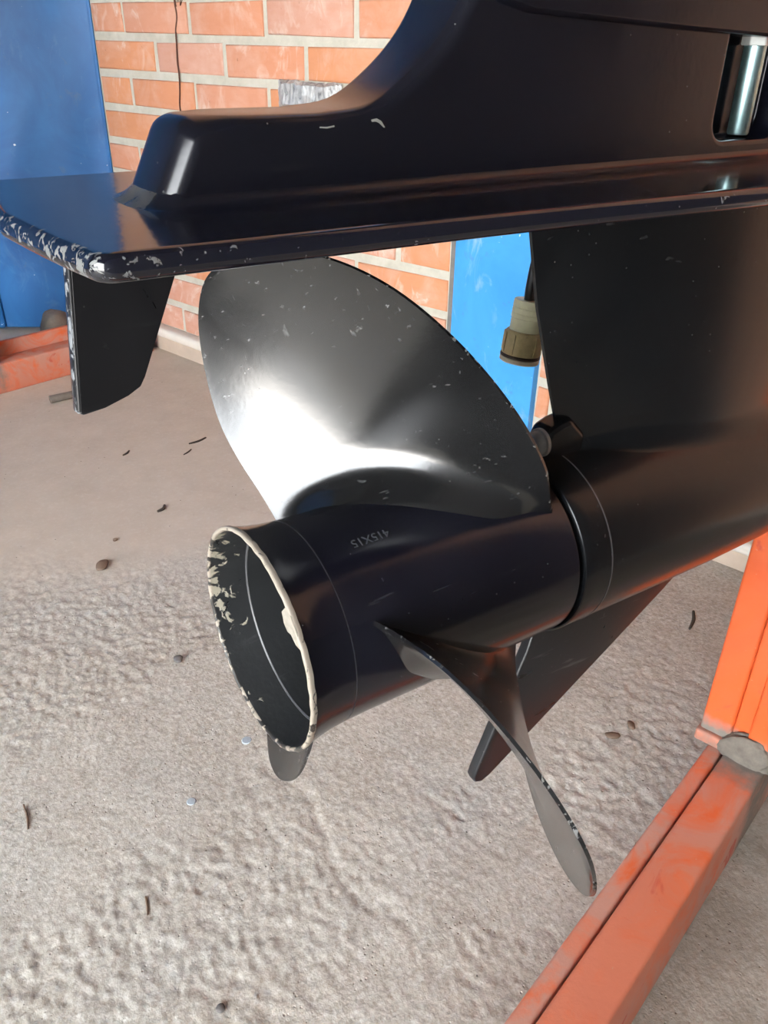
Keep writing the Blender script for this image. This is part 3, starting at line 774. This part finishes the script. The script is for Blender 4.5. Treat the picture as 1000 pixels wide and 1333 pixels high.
rT, tT = pol(tr); rL, tL = pol(ld)
rT = np.r_[.0500, .0545, rT]; tT = np.r_[tT[0], tT[0], tT]; rL = np.r_[.0500, .0545, rL]; tL = np.r_[tL[0], tL[0], tL]
c = (1 - np.cos(np.linspace(0, 1, NCH) * math.pi)) / 2; c = .55 * c + .45 * np.linspace(0, 1, NCH)
Rg = rT[:, None] * (1 - c) + rL[:, None] * c; Tg = tT[:, None] * (1 - c) + tL[:, None] * c
def bsurf(r, th):
    rho = (r - .058) / .13
    return .107072 + .076652 * (math.radians(-20) - th) - .027775 * rho - .001793 * rho ** 2
def bpt(r, th): return np.stack([bsurf(r, th), r * np.cos(th), r * np.sin(th)], -1)
Pm = bpt(Rg, Tg)
rho = np.clip((Rg - .058) / .14, 0, 1)
ch0 = np.linalg.norm(Pm[:, -1] - Pm[:, 0], axis=-1)[:, None]
Pm[..., 0] += .0105 * (4 * c * (1 - c))[None, :] * np.clip(ch0 / .12, 0, 1) * sstep(Rg, .055, .085) * (1 - rho) ** .6      # camber
Nn = np.cross(np.gradient(Pm, axis=0), np.gradient(Pm, axis=1)); Nn /= np.maximum(np.linalg.norm(Nn, axis=-1, keepdims=True), 1e-12)
chord = np.linalg.norm(Pm[:, -1] - Pm[:, 0], axis=-1)[:, None]
rho = np.clip((Rg - .058) / .14, 0, 1)
Tm = (.0052 * (1 - rho) + .0016 * rho) * np.clip(chord / .07, 0, 1)
shape = (np.clip(4 * c * (1 - c), 0, 1) ** 1.25)[None, :]
hth = .0008 + np.maximum(Tm - .0008, 0) * shape + .0115 * np.clip((.0715 - Rg) / .0135, 0, 1.15) ** 2.2 * (.05 + .95 * sstep(np.minimum(c, 1 - c), 0, .24))[None, :]
sgn = np.where(Nn[..., :1] < 0, 1.0, -1.0)                # towards the pressure (aft) face
hf = .0115 * np.clip((.0715 - Rg) / .0135, 0, 1.15) ** 2.2 * (.05 + .95 * sstep(np.minimum(c, 1 - c), 0, .24))[None, :]
hb = .0008 + np.maximum(Tm - .0008, 0) * shape
A = Pm + Nn * sgn * (.0008 + (hb - .0008) * 1.75 + hf)[..., None]; B = Pm - Nn * sgn * (.0008 + (hb - .0008) * .25 + hf * .07)[..., None]
rows, cols = Rg.shape
wear = np.zeros((rows, cols)); wear[:, 0] = .30; wear[:, -1] = .30; wear[-1, :] = .30; wear[:, 1] = .06; wear[:, -2] = .06
wear *= (Rg > .064)
V = [mo(p) for p in A.reshape(-1, 3)] + [mo(p) for p in B.reshape(-1, 3)]; off = rows * cols; F = []
for i in range(rows - 1):
    for j in range(cols - 1):
        a0 = i * cols + j; F.append((a0, a0 + 1, a0 + cols + 1, a0 + cols)); F.append((off + a0, off + a0 + cols, off + a0 + cols + 1, off + a0 + 1))
    for j in (0, cols - 1):
        a0 = i * cols + j; F.append((a0, a0 + cols, off + a0 + cols, off + a0))
for j in range(cols - 1):
    a0 = (rows - 1) * cols + j; F.append((a0, a0 + 1, off + a0 + 1, off + a0))
bme = me_from(V, F, True, 45, attrs={'wear': np.r_[wear.ravel(), wear.ravel()]})
for k, lab in ((1, 'upper blade facing the light, scratched'), (0, 'lower near blade seen edge on'), (-1, 'far blade behind the hub')):
    o = link_mesh('blade', bme, M_blade, prop); o.rotation_euler = (-math.radians(120) * k, 0, 0); o['label'] = lab
# stamped size mark
cu = bpy.data.curves.new('mark', 'FONT'); cu.body = '415X15'; cu.size = .0072; cu.align_x = 'CENTER'; cu.align_y = 'CENTER'; cu.extrude = .00012; cu.resolution_u = 3
tmp = bpy.data.objects.new('mark_tmp', cu); C.objects.link(tmp)
dg = bpy.context.evaluated_depsgraph_get(); tme = bpy.data.meshes.new_from_object(tmp.evaluated_get(dg), depsgraph=dg)
bpy.data.objects.remove(tmp)
for v in tme.vertices:
    x, y, z = v.co; th = math.radians(70.3) - y / .0578      # letters hang head-down, reading aft
    r_ = .05785 + z
    v.co = Vector(mo((.0603 - x * 1.0, r_ * math.cos(th), r_ * math.sin(th))))
tme.materials.clear(); link_mesh('stamped_mark', tme, M_mark, prop)['label'] = 'faint stamped size marking, upside down'

# ================================================================== CABLE WITH CONNECTOR
con = empty('cable_connector', O_M, motor_rot)
tag(con, 'yellowed plastic plug hanging on black cable between blade and strut', 'connector')
cv = -.10
top = Vector((.2715, -cv, .1200)); bot = Vector((.2655, -cv, .0770)); ax = (bot - top); Lc = ax.length; axn = ax.normalized()
def along(profile, n=40):
    V, F = lathe([(a, r * .92) for a, r in profile], n); q = Vector((1, 0, 0)).rotation_difference(axn)
    return me_from([top + q @ Vector(v) for v in V], F, True, 35)
link_mesh('plug_shell', along([(0, .006), (0, .0124), (.0012, .0130), (.005, .0130), (.0055, .0126), (.0062, .0130), (.009, .0130), (.0095, .0126), (.0102, .0130), (.0125, .0130), (.013, .0124), (.0225, .0124), (.0225, .004)]), M_nylon, con)
sl = link_mesh('plug_socket', along([(.0215, .004), (.0215, .0136), (.0225, .0146), (.033, .0152), (.0385, .0150), (.0385, .004)]), M_nylon3, con)
q = Vector((1, 0, 0)).rotation_difference(axn)
for k in range(10):
    t = 2 * math.pi * k / 10
    bx_ = [Vector((x, .0138 * math.cos(t + dt_), .0138 * math.sin(t + dt_))) * 1 for x in (.0235, .0375) for dt_ in (-.07, .07)]
    V = [top + q @ p_ for p_ in bx_] + [top + q @ Vector((p_.x, p_.y * 1.06, p_.z * 1.06)) for p_ in bx_]
    link_mesh('grip_rib', me_from(V, [(0, 1, 3, 2), (4, 6, 7, 5), (0, 4, 5, 1), (1, 5, 7, 3), (3, 7, 6, 2), (2, 6, 4, 0)], False), M_nylon3, sl)
link_mesh('seal_ring', along([(.0385, .006), (.0385, .0152), (.0392, .0159), (.0402, .0159), (.0408, .0152), (.0408, .006)]), M_seal, con)
link_mesh('end_flange', along([(.0406, .004), (.0406, .0150), (.0414, .0157), (.0436, .0157), (.0444, .0150), (.0444, .004)]), M_nylon2, con)
for off_, r_, nm in ((.0032, .0036, 'cable'), (-.0030, .0034, 'cable')):
    pts_ = catmull([(top.x - .0006 + off_ * .6, top.y, top.z - .004), (top.x + .0008 + off_, top.y, top.z + .010), (top.x + .004 + off_ * .3, top.y + .001, top.z + .035), (top.x + .009 - off_, top.y, top.z + .07), (top.x + .013, top.y + .002, top.z + .12), (top.x + .02, top.y - .02, top.z + .19), (top.x + .025, top.y - .055, top.z + .24), (top.x + .03, top.y - .0795, top.z + .26)], 8)
    V, F = tube(pts_, r_, 12); link_mesh(nm, me_from(V, F, True, 60), M_cable, con)

# ================================================================== ORANGE STAND (right)
def beam_me(lo, hi, bevel, dust=1.0, grime=None, div=40, axis_=0):
    """box subdivided along its length so that the dust and grime masks can vary"""
    bm = bmesh.new(); bmesh.ops.create_cube(bm, size=1)
    for v in bm.verts: v.co = Vector(((lo[i] + hi[i]) / 2 + v.co[i] * (hi[i] - lo[i]) for i in range(3)))
    if bevel: bmesh.ops.bevel(bm, geom=list(bm.edges), offset=bevel, segments=3, affect='EDGES', profile=.5)
    for k in range(1, div):
        x = lo[axis_] + (hi[axis_] - lo[axis_]) * k / div; pn = [0, 0, 0]; pn[axis_] = 1; pc = [0, 0, 0]; pc[axis_] = x
        bmesh.ops.bisect_plane(bm, geom=list(bm.verts) + list(bm.edges) + list(bm.faces), plane_co=pc, plane_no=pn)
    m_ = me_bm(bm, True, 40)
    a1 = m_.attributes.new('dust', 'FLOAT', 'POINT'); a1.data.foreach_set('value', [dust(v.co) if callable(dust) else dust for v in m_.vertices])
    a2 = m_.attributes.new('grime', 'FLOAT', 'POINT'); a2.data.foreach_set('value', [grime(v.co) if grime else 0.0 for v in m_.vertices])
    return m_
stand = empty('steel_stand', (0, 0, 0), room_rot)
stand.location = RW(.55, .11, 0)
tag(stand, 'bright orange steel engine stand, scuffed rail and post at right edge', 'stand')
sx, sy = .55, .11
def S_(lo, hi): return (lo[0] - sx, lo[1] - sy, lo[2]), (hi[0] - sx, hi[1] - sy, hi[2])
g_near = lambda cpos: .62 * math.exp(-((cpos.x + sx - .70) / .07) ** 2)
lo, hi = S_((-.05, .0895, -.003), (1.0, .1300, .100)); link_mesh('base_rail', beam_me(lo, hi, .004, lambda p: 1.0 if p.z < .09 else float(.45 + .55 * sstep(p.x + sx, .46, .66)), g_near, 60), M_orange, stand)
lo, hi = S_((-.05, .1325, -.003), (1.0, .1480, .0955)); link_mesh('side_strip', beam_me(lo, hi, .003, 1.0, lambda p: .45 * math.exp(-((p.x + sx - .72) / .05) ** 2), 60), M_orange, stand)
# post
gp = lambda p: .75 * math.exp(-((p.z - .10) / .035) ** 2)
lo, hi = S_((.690, .1300, .100), (.755, .1605, 1.12)); link_mesh('post', beam_me(lo, hi, .003, .2, gp, 90, 2), M_orange_post, stand)
lo, hi = S_((.6935, .1145, .110), (.752, .1300, 1.12)); link_mesh('post_web', beam_me(lo, hi, .0015, .2, gp, 90, 2), M_orange_post, stand)
lo, hi = S_((.688, .0840, .110), (.757, .1145, 1.12)); link_mesh('post_flange', beam_me(lo, hi, .003, .2, gp, 90, 2), M_orange_post, stand)
# weld and caked grime at the foot
bm = bmesh.new(); bmesh.ops.create_icosphere(bm, subdivisions=5, radius=1)
for v in bm.verts:
    d_ = v.co.normalized(); k = .78 + .45 * float(fbm(np.array(d_.x * 1.4 + 3), np.array(d_.y * 1.4 + d_.z * 1.1), .7, 5, 5))
    v.co = Vector((d_.x * .011 * k, d_.y * .030 * k, max(d_.z, -.25) * .026 * k))
o = link_mesh('weld_lump', me_bm(bm, True, 60), M_grime, stand, (.690 - sx, .1105 - sy, .105)); o['label'] = 'grey caked weld at the post foot'
lo, hi = S_((.684, .0862, .098), (.760, .1625, .112)); link_mesh('foot_plate', beam_me(lo, hi, .003, .2, lambda p: .5, 12), M_orange, stand)
# mounting arm to the leg (above the picture)
pL = drive.matrix_world
lo, hi = S_((.60, .086, 1.02), (.757, .160, 1.09))
link_mesh('mount_arm', beam_me(lo, hi, .004, .2), M_orange_post, stand)

# ================================================================== ORANGE FRAME (left, far)
fr_ = empty('floor_rack', RW(.85, 1.84, 0), room_rot)
tag(fr_, 'faded orange steel rail on the floor by the blue door', 'rack')
fx, fy = .85, 1.84
def FX(lo, hi): return (lo[0] - fx, lo[1] - fy, lo[2]), (hi[0] - fx, hi[1] - fy, hi[2])
gl = lambda p: .5 * math.exp(-((p.x + fx - .765) / .03) ** 2)
lo, hi = FX((.40, 1.815, -.003), (1.17, 1.866, .066)); link_mesh('base_rail', beam_me(lo, hi, .004, lambda p: .55 if p.z < .06 else 1, gl, 40), M_orange, fr_)
lo, hi = FX((.40, 1.8665, -.003), (1.17, 1.880, .098)); link_mesh('upstand', beam_me(lo, hi, .003, .9, None, 40), M_orange, fr_)
lo, hi = FX((.715, 1.822, .066), (.772, 1.8655, 1.0)); link_mesh('post', beam_me(lo, hi, .003, .6, gl, 30, 2), M_orange, fr_)

# ================================================================== SMALL THINGS
def lump(name, r, seed, mat, label, cat, n, d, sink=.15, squash=(1, 1, .6), group=None, zextra=0.0, rz=0.0):
    bm = bmesh.new(); bmesh.ops.create_icosphere(bm, subdivisions=3, radius=1)
    for v in bm.verts:
        k = .75 + .5 * float(fbm(np.array(v.co.x * 1.1 + seed), np.array(v.co.y * 1.1 + v.co.z * .9), .8, 4, seed))
        v.co = Vector((v.co.x * r * squash[0] * k, v.co.y * r * squash[1] * k, v.co.z * r * squash[2] * k))
    zmin = min(v.co.z for v in bm.verts)
    for v in bm.verts: v.co.z -= zmin
    o = link_mesh(name, me_bm(bm, True, 70), mat, None, RW(n, d, floor_z(n, d) - .0006 + zextra), rz)
    return tag(o, label, cat, group)
def from_px(x, y):   # floor point under a picture position, used once to place the litter
    d = rt * ((x - 500) / F_PX) - up * ((y - 666.5) / F_PX) + fw
    p = Vector((0, 0, CAM_H)) + d * (CAM_H / -d.z)
    c_, s_ = math.cos(WALL_YAW), math.sin(WALL_YAW)
    return p.x * c_ + p.y * s_, -p.x * s_ + p.y * c_
def twig(px0, px1, r, label, bend=.1, cat='twig', mat=None):
    n0, d0 = from_px(*px0); n1, d1 = from_px(*px1)
    z0 = max(floor_z(n0, d0), floor_z(n1, d1), floor_z((n0 + n1) / 2, (d0 + d1) / 2))
    p0 = RW(n0, d0); p1 = RW(n1, d1); mid = (p0 + p1) / 2 + Vector((-(p1 - p0).y, (p1 - p0).x, 0)) * bend
    base = p0.copy(); pts_ = catmull([p0 - base, mid - base, p1 - base], 6)
    V, F = tube(pts_, r, 7, lambda t: .55 + .9 * math.sin(math.pi * (.15 + .75 * t)) * .6)
    o = link_mesh('twig', me_from(V, F, True, 60), mat or M_twig, None, (base.x, base.y, z0 + r * .75))
    return tag(o, label, cat, 'litter on the floor')
twig((903, 795), (898, 818), .0024, 'thick black twig on the floor left of the orange post', .06)
twig((268, 569), (246, 577), .0020, 'thin dark twig on the floor left of the big blade, upper of two', .08)
twig((249, 584), (239, 591), .0014, 'short dark sliver just below the upper twig left of the blade', .05)
twig((168, 586), (160, 592), .0018, 'tiny dark splinter on the smooth floor below the trim tab', .1)
twig((214, 657), (205, 665), .0026, 'dark crumb of bark on the floor left of the hub rim', .2)
twig((189, 1166), (192, 1190), .0011, 'straw-like sliver on the floor at lower left', .03, mat=M_chip)
twig((30, 1046), (36, 1078), .0011, 'long brown sliver added in place of a floor dent near the left edge', .04, mat=M_chip)  # added sliver, stands in for a dent in the floor
n_, d_ = from_px(133, 736); lump('bark_chip', .0125, 3, M_chip, 'brown flat chip on the floor left of the hub rim', 'chip', n_, d_, squash=(.7, 1.2, .35))
n_, d_ = from_px(232, 858); lump('pebble', .0065, 5, M_pebble, 'small dark pebble on the floor beside the hub rim', 'pebble', n_, d_)
n_, d_ = from_px(287, 1312); lump('pebble', .0042, 8, M_pebble, 'small dark pebble at the bottom of the picture', 'pebble', n_, d_)
n_, d_ = from_px(822, 943); lump('rust_flake', .0075, 9, M_chip, 'rust brown flake on the floor right of the skeg', 'flake', n_, d_, squash=(.6, 1.0, .3))
n_, d_ = from_px(798, 956); lump('rust_flake', .0095, 12, M_chip, 'longer rust brown flake below the skeg tip, right side', 'flake', n_, d_, squash=(1.0, .6, .25))
n_, d_ = from_px(150, 702); lump('bark_chip', .004, 21, M_chip, 'tiny brown crumb on the smooth floor above the chip', 'chip', n_, d_)
def disc(px, r, label):
    n_, d_ = from_px(*px); V, F = lathe([(0, 0), (0, r), (.0022, r * 1.0), (.0034, r * .8), (.0036, 0)], 24)
    o = link_mesh('washer_disc', me_from([(y, z, x) for x, y, z in V], F, True, 40), M_bluechip, None, RW(n_, d_, floor_z(n_, d_) - .0026))
    tag(o, label, 'disc', 'pale discs trodden into the floor')
disc((249, 1042), .0055, 'pale blue-grey disc in the floor left of the far blade tip')
disc((321, 961), .0065, 'pale blue-grey disc in the floor just left of the far blade')
# short pipe stub
n0, d0 = from_px(66, 524); n1, d1 = from_px(102, 516)
p0, p1 = RW(n0, d0), RW(n1, d1); dv = (p1 - p0); Ls = dv.length
r_ = .0085; V, F = lathe([(0, .0055), (0, r_), (Ls, r_), (Ls, .0055), (.001, .0055)], 28, False)
st = link_mesh('pipe_stub', me_from(V, F, True, 40), M_stub, None, (p0.x, p0.y, floor_z(n0, d0) + r_ + .0015), math.atan2(dv.y, dv.x))
tag(st, 'short grey metal pipe stub lying on the floor behind the trim tab', 'pipe')
# rag behind the rail
lump('rag', .046, 31, M_rag, 'crumpled grey rag behind the faded orange rail', 'rag', .985, 1.955, squash=(.9, 1.2, 1.25))
# crumpled foil strip pushed into the wall joint
def foil():
    nx, nz = 36, 16; V, F = [], []
    for j in range(nz + 1):
        for i in range(nx + 1):
            y = -.085 + .17 * i / nx; z = -.024 + .048 * j / nz
            e_ = min(i, nx - i, j * 2, (nz - j) * 2) / 4.0
            h = (.004 + .011 * float(fbm(np.array(y), np.array(z), .022, 4, 91))) * min(1, e_)
            V.append((-h, y + .003 * float(vnoise(np.array(z * 180.), np.array(1.), 4)), z + .0045 * (float(vnoise(np.array(y * 120.), np.array(2.), 8)) - .5)))
    for j in range(nz):
        for i in range(nx): a0 = j * (nx + 1) + i; F.append((a0, a0 + 1, a0 + nx + 2, a0 + nx + 1))
    return me_from(V, F, True, 25)
fo = link_mesh('foil_strip', foil(), M_foil, None, RW(WALL_N - .0015, 1.255, .622), room_rot)
tag(fo, 'crumpled silvery foil strip stuck on the bricks above the leg', 'foil')
# dead root creeping down the bricks
pts_ = []
for (d_, z_) in ((1.640, .90), (1.652, .86), (1.643, .82), (1.647, .779), (1.6435, .75), (1.652, .725), (1.6535, .70), (1.6565, .668), (1.655, .64), (1.658, .61), (1.663, .583), (1.661, .55), (1.666, .50), (1.662, .45)):
    pts_.append((-.0016, d_ - 1.65, z_ - .45))
V, F = tube(catmull(pts_, 5), .0017, 7)
ro_ = empty('dead_root', RW(WALL_N - .0005, 1.65, .45), room_rot)
tag(ro_, 'thin dark dead root running down the bricks near the blue door', 'root')
link_mesh('stem', me_from(V, F, True, 60), M_vine, ro_)
rr = random.Random(4)
for k in range(9):
    y0 = -.015 + .02 * rr.random() - .01; z0 = .31 + .09 * rr.random(); a_ = rr.uniform(-1.2, 1.2); l_ = .012 + .02 * rr.random()
    V, F = tube([(-.0012, y0, z0), (-.0014, y0 + .5 * l_ * math.sin(a_), z0 + .55 * l_ * math.cos(a_)), (-.0012, y0 + l_ * math.sin(a_ * 1.3), z0 + l_ * math.cos(a_))], .0009, 6)
    link_mesh('rootlet', me_from(V, F, True, 60), M_vine, ro_)
print('bricks', count, 'rest', len(bricks_rest))
